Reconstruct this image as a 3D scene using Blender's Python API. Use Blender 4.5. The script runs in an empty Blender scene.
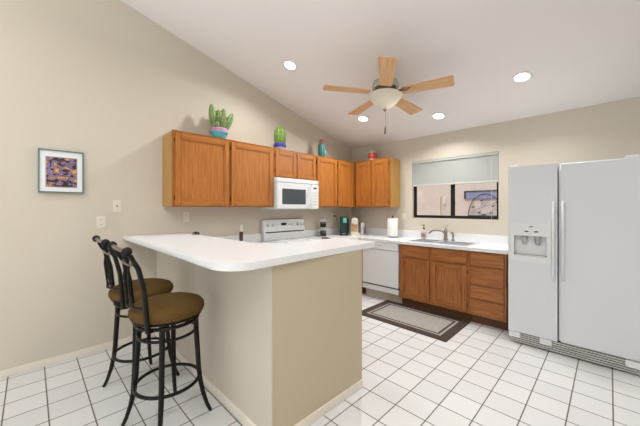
import bpy, bmesh, math, random
from mathutils import Matrix, Vector
random.seed(7)
S = bpy.context.scene
COL = S.collection
PI = math.pi
def R(d): return math.radians(d)

# ------------------------------------------------------------------ camera
cam_d = bpy.data.cameras.new('camera')
cam_d.sensor_width = 36; cam_d.sensor_fit = 'HORIZONTAL'
cam_d.lens = 289.19/640*36
cam_d.shift_y = -(213-208.4)/640
cam_d.clip_start = .05
cam = bpy.data.objects.new('camera', cam_d); COL.objects.link(cam)
cam.location = (3.427, -4.264, 1.354); cam.rotation_euler = (R(90), 0, R(45.01))
S.camera = cam

# ------------------------------------------------------------------ world, light, exposure
W = bpy.data.worlds.new('daylight'); S.world = W; W.use_nodes = True
bg = W.node_tree.nodes['Background']
bg.inputs[0].default_value = (.965, .985, 1.0, 1); bg.inputs[1].default_value = .85
FAN_WATTS, CAN_WATTS = .35, 11
S.view_settings.view_transform = 'Standard'; S.view_settings.look = 'None'
S.view_settings.gamma = 1; S.view_settings.use_curve_mapping = False
S.view_settings.exposure = .36

def lamp(name, kind, watts, loc, size, rot=(0,0,0), color=(1,.985,.965)):
    l = bpy.data.lights.new(name, kind); l.energy = watts; l.color = color
    if kind == 'AREA': l.shape = 'DISK'; l.size = size; l.spread = R(150)
    else: l.shadow_soft_size = size
    o = bpy.data.objects.new(name, l); COL.objects.link(o); o.location = loc; o.rotation_euler = rot
    return o

sun = bpy.data.lights.new('sun', 'SUN'); sun.energy = 1.4; sun.angle = R(2); sun.color = (1,.96,.9)
so_ = bpy.data.objects.new('sun', sun); COL.objects.link(so_); so_.rotation_euler = (R(30),0,0)      # high, from behind the house, onto the patio wall
# added unseen fill behind the camera, aimed at the ceiling like a bounced flash
fl = lamp('bounce_fill', 'AREA', 115, (3.7,-5.4,1.9), .5, (R(180),0,0), (.97,.985,1))

# ------------------------------------------------------------------ materials
def lin(c):
    return tuple((v/255/12.92 if v/255 <= .04045 else ((v/255+.055)/1.055)**2.4) for v in c)
def mat(name, rgb, rough=.5, metal=0, bump=0, bscale=60, vary=0, vscale=5, spec=.5):
    m = bpy.data.materials.new(name); m.use_nodes = True; nt = m.node_tree; N = nt.nodes; L = nt.links
    b = N['Principled BSDF']; c = lin(rgb)
    b.inputs['Base Color'].default_value = (*c, 1); b.inputs['Roughness'].default_value = rough
    b.inputs['Metallic'].default_value = metal; b.inputs['Specular IOR Level'].default_value = spec
    tc = N.new('ShaderNodeTexCoord')
    if vary:
        n = N.new('ShaderNodeTexNoise'); n.inputs['Scale'].default_value = vscale; n.inputs['Detail'].default_value = 4
        L.new(tc.outputs['Object'], n.inputs['Vector'])
        r = N.new('ShaderNodeValToRGB'); r.color_ramp.elements[0].position = .3; r.color_ramp.elements[1].position = .7
        r.color_ramp.elements[0].color = (*[v*(1-vary) for v in c], 1); r.color_ramp.elements[1].color = (*[min(1, v*(1+vary)) for v in c], 1)
        L.new(n.outputs['Fac'], r.inputs['Fac']); L.new(r.outputs['Color'], b.inputs['Base Color'])
    if bump:
        n = N.new('ShaderNodeTexNoise'); n.inputs['Scale'].default_value = bscale; n.inputs['Detail'].default_value = 3
        L.new(tc.outputs['Object'], n.inputs['Vector'])
        bp = N.new('ShaderNodeBump'); bp.inputs['Strength'].default_value = bump; bp.inputs['Distance'].default_value = .004
        L.new(n.outputs['Fac'], bp.inputs['Height']); L.new(bp.outputs['Normal'], b.inputs['Normal'])
    return m
def wood(name, dark, mid, light, axis, rough=.38, k=1):
    m = bpy.data.materials.new(name); m.use_nodes = True; nt = m.node_tree; N = nt.nodes; L = nt.links
    b = N['Principled BSDF']; b.inputs['Roughness'].default_value = rough
    tc = N.new('ShaderNodeTexCoord'); mp = N.new('ShaderNodeMapping')
    sc = [70*k, 70*k, 70*k]; sc['XYZ'.index(axis)] = 4*k; mp.inputs['Scale'].default_value = sc
    L.new(tc.outputs['Object'], mp.inputs['Vector'])
    n = N.new('ShaderNodeTexNoise'); n.inputs['Scale'].default_value = 1; n.inputs['Detail'].default_value = 6; n.inputs['Distortion'].default_value = .6
    L.new(mp.outputs['Vector'], n.inputs['Vector'])
    r = N.new('ShaderNodeValToRGB'); e = r.color_ramp.elements
    e[0].position = .3; e[0].color = (*lin(dark), 1); e[1].position = .72; e[1].color = (*lin(light), 1)
    x = e.new(.5); x.color = (*lin(mid), 1)
    L.new(n.outputs['Fac'], r.inputs['Fac']); L.new(r.outputs['Color'], b.inputs['Base Color'])
    bp = N.new('ShaderNodeBump'); bp.inputs['Strength'].default_value = .08; bp.inputs['Distance'].default_value = .002
    L.new(n.outputs['Fac'], bp.inputs['Height']); L.new(bp.outputs['Normal'], b.inputs['Normal'])
    return m
def glow(name, rgb, strength):
    m = bpy.data.materials.new(name); m.use_nodes = True; b = m.node_tree.nodes['Principled BSDF']
    b.inputs['Base Color'].default_value = (*lin(rgb), 1)
    b.inputs['Emission Color'].default_value = (*lin(rgb), 1); b.inputs['Emission Strength'].default_value = strength
    return m
def glass(name, tint, gloss=.07, body=None, bodyfac=0):
    m = bpy.data.materials.new(name); m.use_nodes = True; nt = m.node_tree; N = nt.nodes; L = nt.links
    N.remove(N['Principled BSDF']); out = N['Material Output']
    t = N.new('ShaderNodeBsdfTransparent'); t.inputs[0].default_value = (*tint, 1)
    g = N.new('ShaderNodeBsdfGlossy'); g.inputs['Roughness'].default_value = .02
    mx = N.new('ShaderNodeMixShader'); mx.inputs[0].default_value = gloss
    L.new(t.outputs[0], mx.inputs[1]); L.new(g.outputs[0], mx.inputs[2]); last = mx
    if body:
        d = N.new('ShaderNodeBsdfDiffuse'); d.inputs[0].default_value = (*lin(body), 1)
        tl = N.new('ShaderNodeBsdfTranslucent'); tl.inputs[0].default_value = (*lin(body), 1)
        m1 = N.new('ShaderNodeMixShader'); m1.inputs[0].default_value = .5
        L.new(d.outputs[0], m1.inputs[1]); L.new(tl.outputs[0], m1.inputs[2])
        m2 = N.new('ShaderNodeMixShader'); m2.inputs[0].default_value = bodyfac
        L.new(mx.outputs[0], m2.inputs[1]); L.new(m1.outputs[0], m2.inputs[2]); last = m2
    L.new(last.outputs[0], out.inputs['Surface'])
    return m

WALL = mat('beige_wall_paint', (202,194,179), .6, bump=.12, bscale=180)
PENW = WALL
CEIL = mat('ceiling_paint', (234,231,229), .85, bump=.15, bscale=120)
TRIM = mat('white_trim_paint', (226,219,206), .5)
LAM = mat('white_laminate', (225,227,229), .28, vary=.02, vscale=30)
APPL = mat('white_enamel', (221,224,225), .3)
APPL2 = mat('white_textured_enamel', (214,218,221), .34, bump=.12, bscale=300)
GREYW = mat('pale_grey_plastic', (196,196,192), .4)
SEAM = mat('dark_gap_rubber', (70,68,66), .7)
BLK = mat('black_plastic', (22,22,24), .35)
BRONZE = mat('dark_bronze_metal', (27,23,21), .42, .6)
RAILM = mat('worn_pewter_metal', (120,115,110), .3, .9)
STEEL = mat('brushed_steel', (206,208,210), .38, .7)
NICKEL = mat('brushed_nickel', (150,140,126), .3, .85)
CHROME = mat('polished_chrome', (210,205,196), .12, 1)
WD = ((146,86,34),(170,105,44),(186,120,54))
WZ = wood('oak_grain_upright', *WD, 'Z'); WX = wood('oak_grain_crosswise', *WD, 'X'); WY = wood('oak_grain_along', *WD, 'Y')
BD = ((126,74,33),(156,96,47),(178,116,63))
BZ = wood('base_oak_grain_upright', *BD, 'Z'); BX = wood('base_oak_grain_crosswise', *BD, 'X')
PALEW = wood('maple_side_panel', (164,122,62),(178,134,70),(188,146,82), 'Z')
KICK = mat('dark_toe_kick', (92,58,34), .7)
BLADE = wood('light_oak_blade', (196,152,106),(214,172,126),(226,188,146), 'X', .65)
SUEDE = mat('brown_suede', (92,70,38), .95, bump=.25, bscale=120, vary=.12, vscale=9, spec=.1)
SMOKE = mat('smoked_oven_glass', (70,76,80), .12)
COOK = mat('pale_cooktop_enamel', (206,208,214), .22)
BLACKF = mat('black_aluminium', (12,11,11), .6, .2)
PANE = glass('window_glass', (.96,.97,.98), .05)
BLIND = mat('grey_blind_slats', (178,182,178), .6)
STUCCO = mat('patio_stucco', (230,214,206), .9, bump=.3, bscale=60, vary=.05, vscale=6)
IRON = mat('rusted_iron', (56,44,40), .7, .3)

def tile_mat():
    m = bpy.data.materials.new('white_floor_tile'); m.use_nodes = True; nt = m.node_tree; N = nt.nodes; L = nt.links
    b = N['Principled BSDF']; tc = N.new('ShaderNodeTexCoord'); mp = N.new('ShaderNodeMapping')
    T = .2120
    mp.inputs['Location'].default_value = (-(2.385 % T)/T, (2.486 % T)/T, 0)   # grout anchored where a tile joint really runs
    mp.inputs['Scale'].default_value = (1/T, 1/T, 1)
    L.new(tc.outputs['Object'], mp.inputs['Vector'])
    br = N.new('ShaderNodeTexBrick'); br.offset = 0; br.squash = 1
    br.inputs['Scale'].default_value = 1; br.inputs['Brick Width'].default_value = 1; br.inputs['Row Height'].default_value = 1
    br.inputs['Mortar Size'].default_value = .019; br.inputs['Mortar Smooth'].default_value = .1
    br.inputs['Color1'].default_value = (*lin((214,214,214)),1); br.inputs['Color2'].default_value = (*lin((206,206,207)),1)
    br.inputs['Mortar'].default_value = (*lin((108,100,93)),1)
    L.new(mp.outputs['Vector'], br.inputs['Vector'])
    L.new(br.outputs['Color'], b.inputs['Base Color'])
    mr = N.new('ShaderNodeMapRange'); mr.inputs['To Min'].default_value = .3; mr.inputs['To Max'].default_value = .9
    L.new(br.outputs['Fac'], mr.inputs['Value']); L.new(mr.outputs['Result'], b.inputs['Roughness'])
    bp = N.new('ShaderNodeBump'); bp.invert = True; bp.inputs['Strength'].default_value = .4; bp.inputs['Distance'].default_value = .003
    L.new(br.outputs['Fac'], bp.inputs['Height']); L.new(bp.outputs['Normal'], b.inputs['Normal'])
    return m
TILE = tile_mat()

# ------------------------------------------------------------------ mesh builder
class MB:
    def __init__(s, M=None): s.bm = bmesh.new(); s.M = M; s.mi = 0
    def _new(s, v0, f0):
        s.bm.verts.index_update()
        if s.M is not None:
            for v in list(s.bm.verts)[v0:]: v.co = s.M @ v.co
        for f in list(s.bm.faces)[f0:]: f.material_index = s.mi
    def _mark(s): return len(s.bm.verts), len(s.bm.faces)
    def box(s, a, b, bev=0, seg=2):
        t = bmesh.new(); bmesh.ops.create_cube(t, size=1)
        lo = [min(p,q) for p,q in zip(a,b)]; hi = [max(p,q) for p,q in zip(a,b)]
        for v in t.verts: v.co = Vector([(l+h)/2 + c*(h-l) for l,h,c in zip(lo,hi,v.co)])
        if bev: bmesh.ops.bevel(t, geom=list(t.edges), offset=min(bev, .45*min(h-l for l,h in zip(lo,hi))), segments=seg, affect='EDGES')
        s.merge(t); return s
    def merge(s, t, T=None):
        m = s._mark(); t.verts.index_update(); vs = [s.bm.verts.new(T @ v.co if T else v.co) for v in t.verts]
        for f in t.faces:
            try: s.bm.faces.new([vs[v.index] for v in f.verts])
            except ValueError: pass
        t.free(); s._new(*m)
    def prism(s, pts, z0, z1, bev=0, T=None):
        t = bmesh.new(); lo = [t.verts.new((x,y,z0)) for x,y in pts]; hi = [t.verts.new((x,y,z1)) for x,y in pts]; n = len(pts)
        top = t.faces.new(hi); bot = t.faces.new(lo[::-1])
        for i in range(n): t.faces.new((lo[i], lo[(i+1)%n], hi[(i+1)%n], hi[i]))
        if bev: bmesh.ops.bevel(t, geom=list(set(top.edges)|set(bot.edges)), offset=bev, segments=3, affect='EDGES')
        bmesh.ops.recalc_face_normals(t, faces=t.faces)
        s.merge(t, T); return s
    def grid(s, xs, ys, fill, z0, z1, bev=0, T=None):
        t = bmesh.new(); V = {}
        def v(i,j,k):
            if (i,j,k) not in V: V[i,j,k] = t.verts.new((xs[i], ys[j], (z0,z1)[k]))
            return V[i,j,k]
        F = set(fill)
        for i,j in F:
            t.faces.new((v(i,j,1),v(i+1,j,1),v(i+1,j+1,1),v(i,j+1,1))); t.faces.new((v(i,j,0),v(i,j+1,0),v(i+1,j+1,0),v(i+1,j,0)))
            for (di,dj),(p,q) in {(0,-1):((i,j),(i+1,j)),(1,0):((i+1,j),(i+1,j+1)),(0,1):((i+1,j+1),(i,j+1)),(-1,0):((i,j+1),(i,j))}.items():
                if (i+di,j+dj) not in F: t.faces.new((v(*p,0),v(*q,0),v(*q,1),v(*p,1)))
        bmesh.ops.recalc_face_normals(t, faces=t.faces)
        s.merge(t, T); return s
    def lathe(s, prof, c=(0,0,0), seg=24, T=None, rib=0, ribn=0):
        t = bmesh.new(); rings = []
        for r,z in prof:
            if r < 1e-6: rings.append([t.verts.new((c[0],c[1],c[2]+z))])
            else:
                rings.append([t.verts.new((c[0]+r*(1+rib*math.cos(ribn*2*PI*i/seg))*math.cos(2*PI*i/seg), c[1]+r*(1+rib*math.cos(ribn*2*PI*i/seg))*math.sin(2*PI*i/seg), c[2]+z)) for i in range(seg)])
        for a,b in zip(rings, rings[1:]):
            for i in range(seg):
                j = (i+1)%seg
                if len(a)==1 and len(b)==1: continue
                if len(a)==1: t.faces.new((a[0], b[j], b[i]))
                elif len(b)==1: t.faces.new((a[i], a[j], b[0]))
                else: t.faces.new((a[i], a[j], b[j], b[i]))
        for ring in (rings[0], rings[-1]):
            if len(ring) > 1: t.faces.new(ring)
        bmesh.ops.recalc_face_normals(t, faces=t.faces)
        s.merge(t, T); return s
    def tube(s, pts, r, seg=8, closed=False, flat=1.0):
        P = [Vector(p) for p in pts]; n = len(P); rs = r if isinstance(r,(list,tuple)) else [r]*n
        t = bmesh.new(); rings = []; prev = None
        for i,p in enumerate(P):
            if closed: d = P[(i+1)%n]-P[i-1]
            else: d = P[min(i+1,n-1)]-P[max(i-1,0)]
            d.normalize()
            if prev is None:
                ref = Vector((0,0,1)) if abs(d.z) < .9 else Vector((1,0,0)); u = d.cross(ref).normalized()
            else: u = (prev - d*prev.dot(d)).normalized()
            prev = u; w = d.cross(u)
            rings.append([t.verts.new(p + rs[i]*(math.cos(2*PI*k/seg)*u + flat*math.sin(2*PI*k/seg)*w)) for k in range(seg)])
        for i in range(n if closed else n-1):
            a,b = rings[i], rings[(i+1)%n]
            for k in range(seg): t.faces.new((a[k],a[(k+1)%seg],b[(k+1)%seg],b[k]))
        if not closed: t.faces.new(rings[0][::-1]); t.faces.new(rings[-1])
        bmesh.ops.recalc_face_normals(t, faces=t.faces)
        s.merge(t); return s
    def cyl(s, p, q, r, seg=16): return s.tube([p,q], r, seg)
    def ball(s, c, r, seg=16, rot=None):
        t = bmesh.new(); bmesh.ops.create_uvsphere(t, u_segments=seg, v_segments=max(6,seg//2), radius=1)
        rr = r if isinstance(r,(list,tuple)) else (r,r,r)
        T = Matrix.Translation(c) @ (rot.to_4x4() if rot else Matrix()) @ Matrix.Diagonal((*rr,1))
        s.merge(t, T); return s
    def ring(s, c, R_, r, seg=32, tilt=None):
        pts = [Vector((R_*math.cos(2*PI*i/seg), R_*math.sin(2*PI*i/seg), 0)) for i in range(seg)]
        if tilt: pts = [tilt @ p for p in pts]
        return s.tube([p+Vector(c) for p in pts], r, 8, True)
    def build(s, name, mats, parent=None, label=None):
        me = bpy.data.meshes.new(name)
        if parent is not None and parent.name in ROOT:
            off = ROOT[parent.name]
            for v in s.bm.verts: v.co -= off
        s.bm.to_mesh(me); s.bm.free()
        for m in (mats if isinstance(mats,(list,tuple)) else [mats]): me.materials.append(m)
        for p in me.polygons: p.use_smooth = True
        me.set_sharp_from_angle(angle=R(38))
        o = bpy.data.objects.new(name, me); COL.objects.link(o)
        if parent is not None:
            o.parent = parent; ROOT[o.name] = ROOT.get(parent.name, Vector())
        if label: o['label'] = label
        return o
ROOT = {}
def thing(name, label, cat, loc=(0,0,0), group=None):
    o = bpy.data.objects.new(name, None); COL.objects.link(o); o.location = loc; o.empty_display_size = .1
    ROOT[o.name] = Vector(loc); o['label'] = label; o['category'] = cat
    if group: o['group'] = group
    return o
def tag(o, label, cat, group=None):
    o['label'] = label; o['category'] = cat
    if group: o['group'] = group
    return o
def single(name, mb, mats, label, cat, loc=(0,0,0), group=None):     # a thing that is one mesh, origin at its base
    e = Vector(loc)
    for v in mb.bm.verts: v.co -= e
    o = mb.build(name, mats); o.location = loc
    return tag(o, label, cat, group)
def copy_tree(o, parent=None):
    c = o.copy(); COL.objects.link(c); c.parent = parent
    for ch in [x for x in bpy.data.objects if x.parent == o]: copy_tree(ch, c)
    return c
def struct(name, mb, mats, parent=None):
    o = mb.build(name, mats, parent); o['kind'] = 'structure'; return o
def fillet(pts, rad, n=10):
    out = []; N = len(pts)
    for i,(p,r) in enumerate(zip(pts,rad)):
        p = Vector(p)
        if not r: out.append(tuple(p)); continue
        a = (Vector(pts[i-1])-p).normalized(); b = (Vector(pts[(i+1)%N])-p).normalized()
        ang = a.angle(b); d = r/math.tan(ang/2); c = p+(a+b).normalized()*(r/math.sin(ang/2))
        s0 = p+a*d-c; s1 = p+b*d-c; t0 = math.atan2(s0.y,s0.x); dt = math.atan2(s1.y,s1.x)-t0
        dt = (dt+PI)%(2*PI)-PI
        out += [(c.x+r*math.cos(t0+dt*k/n), c.y+r*math.sin(t0+dt*k/n)) for k in range(n+1)]
    return out
FA = Matrix(((0,1,0,0),(1,0,0,0),(0,0,1,0),(0,0,0,1)))          # (along, out, up) -> left wall: x = out, y = along
FB = Matrix(((1,0,0,0),(0,-1,0,0),(0,0,1,0),(0,0,0,1)))         # (along, out, up) -> back wall: x = along, y = -out
XZ = Matrix(((1,0,0,0),(0,0,1,0),(0,1,0,0),(0,0,0,1)))          # grid (x, z) extruded in y

# ------------------------------------------------------------------ the setting
SL = .264; ZC = 2.46
def zceil(y): return ZC - SL*y
struct('floor', MB().box((-.12,-7,-.1),(5.4,.15,0)), TILE)
YZ = Matrix(((0,0,1,0),(1,0,0,0),(0,1,0,0),(0,0,0,1)))           # prism (y, z) extruded in x
struct('wall_left', MB().prism([(-7,0),(.15,0),(.15,zceil(.15)),(-7,zceil(-7))], -.12, 0, T=YZ), WALL)
struct('wall_right', MB().prism([(-7,0),(0,0),(0,zceil(0)),(-7,zceil(-7))], 5.4, 5.52, T=YZ), WALL)
WX0, WX1, WZ0, WZ1 = 1.222, 2.418, 1.207, 2.092
struct('wall_back', MB().grid([0,WX0,WX1,5.52],[0,WZ0,WZ1,ZC],[(i,j) for i in range(3) for j in range(3) if (i,j)!=(1,1)], 0, .15, T=XZ), WALL)
struct('ceiling', MB().prism([(-7,zceil(-7)),(.15,zceil(.15)),(.15,zceil(.15)+.12),(-7,zceil(-7)+.12)], -.12, 5.52, T=YZ), CEIL)
struct('baseboard_left', MB().box((0,-7,0),(.013,-3.325,.062),.004), TRIM)
# half wall that carries the raised bar, with its closed end
PX, PY0, PY1 = 2.095, -3.315, -2.492
struct('wall_peninsula', MB().prism([(0,PY0),(PX,PY0),(PX,PY1),(1.66,PY1),(1.66,-3.19),(0,-3.19)], 0, 1.04), PENW)
struct('baseboard_peninsula', MB().prism([(.013,PY0-.013),(PX+.013,PY0-.013),(PX+.013,PY1+.002),(PX,PY1+.002),(PX,PY0),(.013,PY0)], 0, .062, .003), TRIM)
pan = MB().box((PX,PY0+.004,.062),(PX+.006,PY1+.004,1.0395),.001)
struct('end_panel', pan, mat('tan_end_panel', (188,175,149), .6, bump=.1, bscale=180), bpy.data.objects['wall_peninsula'])  # thin board over the closed end, coloured a darker tan than the wall
# window
w = MB(); YF0, YF1 = .055, .10
w.grid([WX0,WX0+.034,1.795,1.842,WX1-.034,WX1],[WZ0,WZ0+.042,WZ1-.03,WZ1],[(i,j) for i in range(5) for j in range(3) if not (j==1 and i in (1,3))], YF0, YF1, T=XZ)
win = struct('window_1', w, BLACKF)
struct('window_glass', MB().box((WX0+.034,.075,WZ0+.042),(1.795,.079,WZ1-.03)), PANE, win)
struct('window_glass', MB().box((1.842,.075,WZ0+.042),(WX1-.034,.079,WZ1-.03)), PANE, win)
struct('window_latch', MB().box((1.844,.04,1.42),(1.861,.056,1.45),.003), BLACKF, win)
# patio outside
struct('ground', MB().box((-3,.15,-.1),(6,3,0)), STUCCO)
struct('wall_patio', MB().box((-3,1.6,0),(6,1.75,2.6)), STUCCO)
pw = struct('window_2', MB().grid([1.47,1.50,2.6,2.63],[1.53,1.535,1.66,1.685],[(i,j) for i in range(3) for j in range(3) if (i,j)!=(1,1)], 1.575, 1.599, T=XZ), IRON)
struct('window_glass', MB().box((1.50,1.585,1.535),(2.6,1.595,1.66)), mat('bluish_glass', (150,155,200), .2), pw)  # opaque pane in one even bluish colour

# ------------------------------------------------------------------ blind
bl = thing('window_blind', 'grey horizontal slat blind lowered over the upper half of the black window', 'blind', (1.83,.02,1.70))
MB().box((WX0+.004,.0,2.052),(WX1-.004,.034,2.09),.004).build('headrail', BLIND, bl)
sm = MB()
nS = 16
for i in range(nS):
    z = 1.722 + i*(2.052-1.722)/nS
    t = bmesh.new(); x0, x1 = WX0+.006, WX1-.006
    a = [t.verts.new(c) for c in ((x0,.010,z-.003),(x1,.010,z-.003),(x1,.020,z+.021),(x0,.020,z+.021),(x0,.012,z-.004),(x1,.012,z-.004),(x1,.022,z+.020),(x0,.022,z+.020))]
    for f in ((0,1,2,3),(7,6,5,4),(0,4,5,1),(1,5,6,2),(2,6,7,3),(3,7,4,0)): t.faces.new([a[k] for k in f])
    sm.merge(t)
sm.build('slats', BLIND, bl)
MB().box((WX0+.004,.004,1.698),(WX1-.004,.028,1.718),.004).build('bottom_rail', GREYW, bl)
for x in (1.36,1.83,2.26): MB().cyl((x,.006,1.70),(x,.006,2.055),.0016,6).build('ladder_cord', GREYW, bl)
MB().cyl((2.34,-.004,1.02),(2.34,-.004,2.055),.0017,6).build('lift_cord', TRIM, bl)
MB().cyl((1.30,-.004,1.76),(1.30,-.004,2.055),.004,6).build('tilt_wand', GREYW, bl)

# patio ornaments
art = thing('metal_wall_art', 'half round rusty metal art with branches and birds on the patio wall outside', 'wall art', (1.83,1.56,1.20))
cx, cz, rw, rh = 1.83, 1.215, .285, .405
MB().tube([(cx+rw*math.cos(a),1.575,cz+rh*math.sin(a)) for a in [PI*k/24 for k in range(25)]], .007).build('arch_frame', IRON, art)
MB().box((cx-rw,1.565,cz-.012),(cx+rw,1.585,cz+.012)).build('base_bar', IRON, art)
MB().ball((cx-.02,1.57,cz+.012),(.045,.012,.03),12).build('rosette', IRON, art)
for p,q in (((-.24,.06),(.2,.25)),((-.1,.12),(.05,.34)),((.0,.02),(.24,.14)),((-.02,.18),(.12,.33)),((.1,.17),(.26,.20)),((-.2,.07),(-.05,.02))):
    MB().tube([(cx+p[0],1.575,cz+p[1]),(cx+(p[0]+q[0])/2,1.575,cz+(p[1]+q[1])/2+.02),(cx+q[0],1.575,cz+q[1])], .003, 6).build('branch', IRON, art)
for x,z in ((-.2,.16),(-.1,.06),(.1,.05),(.2,.25),(.12,.18),(-.06,.28)):
    MB().ball((cx+x,1.57,cz+z),(.026,.008,.014),10).ball((cx+x+.022,1.57,cz+z+.012),(.011,.008,.010),8).build('bird', IRON, art)
single('downspout', MB().box((.985,1.56,0),(1.02,1.598,1.60),.004).box((.975,1.585,1.2),(1.03,1.599,1.23)), mat('cream_pipe', (236,226,208), .6), 'cream vertical downspout on the patio wall seen through the left pane', 'downspout', (1.0,1.58,0))
single('patio_light', MB().box((1.085,1.55,1.44),(1.125,1.599,1.57),.01).box((1.09,1.58,1.42),(1.12,1.599,1.6)), mat('white_outdoor_plastic', (245,242,236), .5), 'small white oblong light on the patio wall right of the downspout', 'wall light', (1.1,1.59,1.42))

# ------------------------------------------------------------------ cabinets
def door_mb(M, u0, u1, z0, z1, w0, fr=.056, th=.02):
    d = MB(M)
    d.box((u0,w0,z0),(u0+fr,w0+th,z1),.004); d.box((u1-fr,w0,z0),(u1,w0+th,z1),.004)
    d.box((u0+fr+.014,w0,z0+fr+.014),(u1-fr-.014,w0+.010,z1-fr-.014),.001)
    # bevelled lip between frame and panel
    for (a0,b0,a1,b1) in ((u0+fr,z0+fr,u0+fr+.016,z1-fr),(u1-fr-.016,z0+fr,u1-fr,z1-fr)): d.box((a0-.001,w0,b0),(a1,w0+.015,b1),.003)
    d.mi = 1
    d.box((u0+fr,w0,z0),(u1-fr,w0+th,z0+fr),.004); d.box((u0+fr,w0,z1-fr),(u1-fr,w0+th,z1),.004)
    for (a0,b0,a1,b1) in ((u0+fr,z0+fr-.001,u1-fr,z0+fr+.016),(u0+fr,z1-fr-.016,u1-fr,z1-fr+.001)): d.box((a0,w0,b0),(a1,w0+.015,b1),.003)
    return d
HINGE = mat('dark_brass_hinge', (70,52,34), .4, .7)
def hinge_at(M, u, z, w, door): MB(M).cyl((u,w,z-.022),(u,w,z+.022),.0055,8).build('hinge', HINGE, door)
UB, UT, UD = 1.372, 2.143, .305
def upper(name, label, M, u0, u1, z0, doors, cat='cabinet', group='oak upper cabinets', side=None, rail=WY, d0=.003):
    if M is FA: loc = (UD/2, (u0+u1)/2, z0)
    else: loc = ((u0+u1)/2, -UD/2, z0)
    t = thing(name, label, cat, loc, group)
    MB(M).box((u0+.001,d0,z0),(u1-.001,UD,UT),.002).build('body', WZ, t)
    MB(M).box((u0-.0,UD-.02,UT-.0),(u1,UD+.004,UT+.010),.003).build('top_molding', rail, t)
    if side: MB(M).box((side[0],d0,z0),(side[1],UD-.018,UT-.001)).build('side_panel', PALEW, t, 'lighter maple coloured end panel')
    for (a,b,hs) in doors:
        d = door_mb(M, a, b, z0+.012, UT-.014, UD+.001, fr=.056 if b-a>.3 else .05).build('door', [WZ,rail], t)
        hu = a-.004 if hs=='l' else b+.004
        for z in (z0+.09, UT-.09): hinge_at(M, hu, z, UD+.010, d)
    return t
Y0, Y1, Y2, Ym, Y3, Y4 = -3.253, -2.630, -2.005, -1.617, -1.235, -.757
upper('upper_cabinet', 'wide single door oak upper cabinet at the left end below the turquoise cactus pot', FA, Y0, Y1, UB, [(Y0+.02,Y1-.012,'l')], side=(Y0-.003,Y0+.0005))
upper('upper_cabinet', 'single door oak upper cabinet immediately left of the microwave', FA, Y1, Y2, UB, [(Y1+.012,Y2-.02,'l')])
upper('upper_cabinet', 'short two door oak upper cabinet above the white microwave', FA, Y2, Y3, 1.766, [(Y2+.02,Ym-.008,'l'),(Ym+.008,Y3-.014,'r')])
upper('upper_cabinet', 'narrow single door oak upper cabinet immediately right of the microwave', FA, Y3, Y4, UB, [(Y3+.02,Y4-.014,'l')])
upper('upper_cabinet', 'oak upper cabinet filling the left side of the room corner', FA, Y4, -.004, UB, [(Y4+.014,-.352,'l')])
XB1 = 1.012
upper('upper_cabinet', 'two door oak upper cabinet on the window wall with pale end panel', FB, UD+.024, XB1, UB, [(UD+.052,.664,'l'),(.686,XB1-.02,'r')], side=(XB1-.0005,XB1+.003), rail=WX)

CT = .898; CB = .858; CD = .605            # counter top, underside, cabinet depth
def base(name, label, M, u0, u1, doors=(), drawers=(), z0=.11, mz=BZ, mx=BX, group='oak base cabinets', hollow=False):
    loc = (CD/2,(u0+u1)/2,0) if M is FA else ((u0+u1)/2,-CD/2,0)
    t = thing(name, label, 'cabinet', loc, group)
    if hollow:
        b = MB(M); b.grid([u0+.001,u0+.02,u1-.02,u1-.001],[.005,.02,CD-.02,CD],[(i,j) for i in range(3) for j in range(3) if (i,j)!=(1,1)], z0, CB-.001); b.box((u0+.02,.02,z0),(u1-.02,CD-.02,z0+.02))
    else:
        b = MB(M).box((u0+.001,.005,z0),(u1-.001,CD,CB-.001),.001)
    b.build('body', mz, t)
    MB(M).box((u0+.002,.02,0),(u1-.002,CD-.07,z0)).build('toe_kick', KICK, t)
    for (a,b_,za,zb,hs) in doors:
        d = door_mb(M, a, b_, za, zb, CD+.001).build('door', [mz,mx], t)
        for z in (za+.07, zb-.07): hinge_at(M, a-.004 if hs=='l' else b_+.004, z, CD+.010, d)
    for (a,b_,za,zb) in drawers:
        MB(M).box((a,CD+.001,za),(b_,CD+.02,zb),.005).build('drawer', mx, t)
    return t
XD0, XC0, XC1, XC2 = .715, 1.345, 2.257, 2.637
base('sink_base_cabinet', 'oak base cabinet with two doors and two false fronts under the sink', FB, XC0, XC1,
     doors=[(XC0+.022,1.782,.135,.672,'l'),(1.812,XC1-.022,.135,.672,'r')], drawers=[(XC0+.022,1.782,.695,.838),(1.812,XC1-.022,.695,.838)], hollow=True)
base('drawer_base_cabinet', 'narrow oak base cabinet of four drawers between the sink cabinet and fridge', FB, XC1, XC2,
     drawers=[(XC1+.022,XC2-.02,.695,.838),(XC1+.022,XC2-.02,.48,.675),(XC1+.022,XC2-.02,.315,.46),(XC1+.022,XC2-.02,.135,.295)])
base('corner_base_cabinet', 'oak corner base cabinet below the coffee makers left of the dishwasher', FB, .015, XD0-.03)
base('base_cabinet', 'oak base cabinet between the range and the room corner', FA, -1.238, -.64, doors=[(-1.22,-.66,.135,.672,'l')], drawers=[(-1.22,-.66,.695,.838)], mx=WY)
base('base_cabinet', 'oak base cabinet immediately left of the range', FA, -3.185, -2.012, doors=[(-2.52,-2.03,.135,.672,'l')], drawers=[(-2.52,-2.03,.695,.838)], mx=WY)
tpen = thing('peninsula_base_cabinet', 'oak base cabinet on the kitchen side of the breakfast bar', 'cabinet', (1.13,-2.87,0), 'oak base cabinets')
MB().box((CD+.01,-3.185,.11),(1.655,-2.56,CB-.001)).build('body', BZ, tpen)
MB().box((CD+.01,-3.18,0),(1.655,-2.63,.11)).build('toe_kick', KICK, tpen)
FP = Matrix(((1,0,0,0),(0,1,0,-2.56-CD),(0,0,1,0),(0,0,0,1)))
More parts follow.
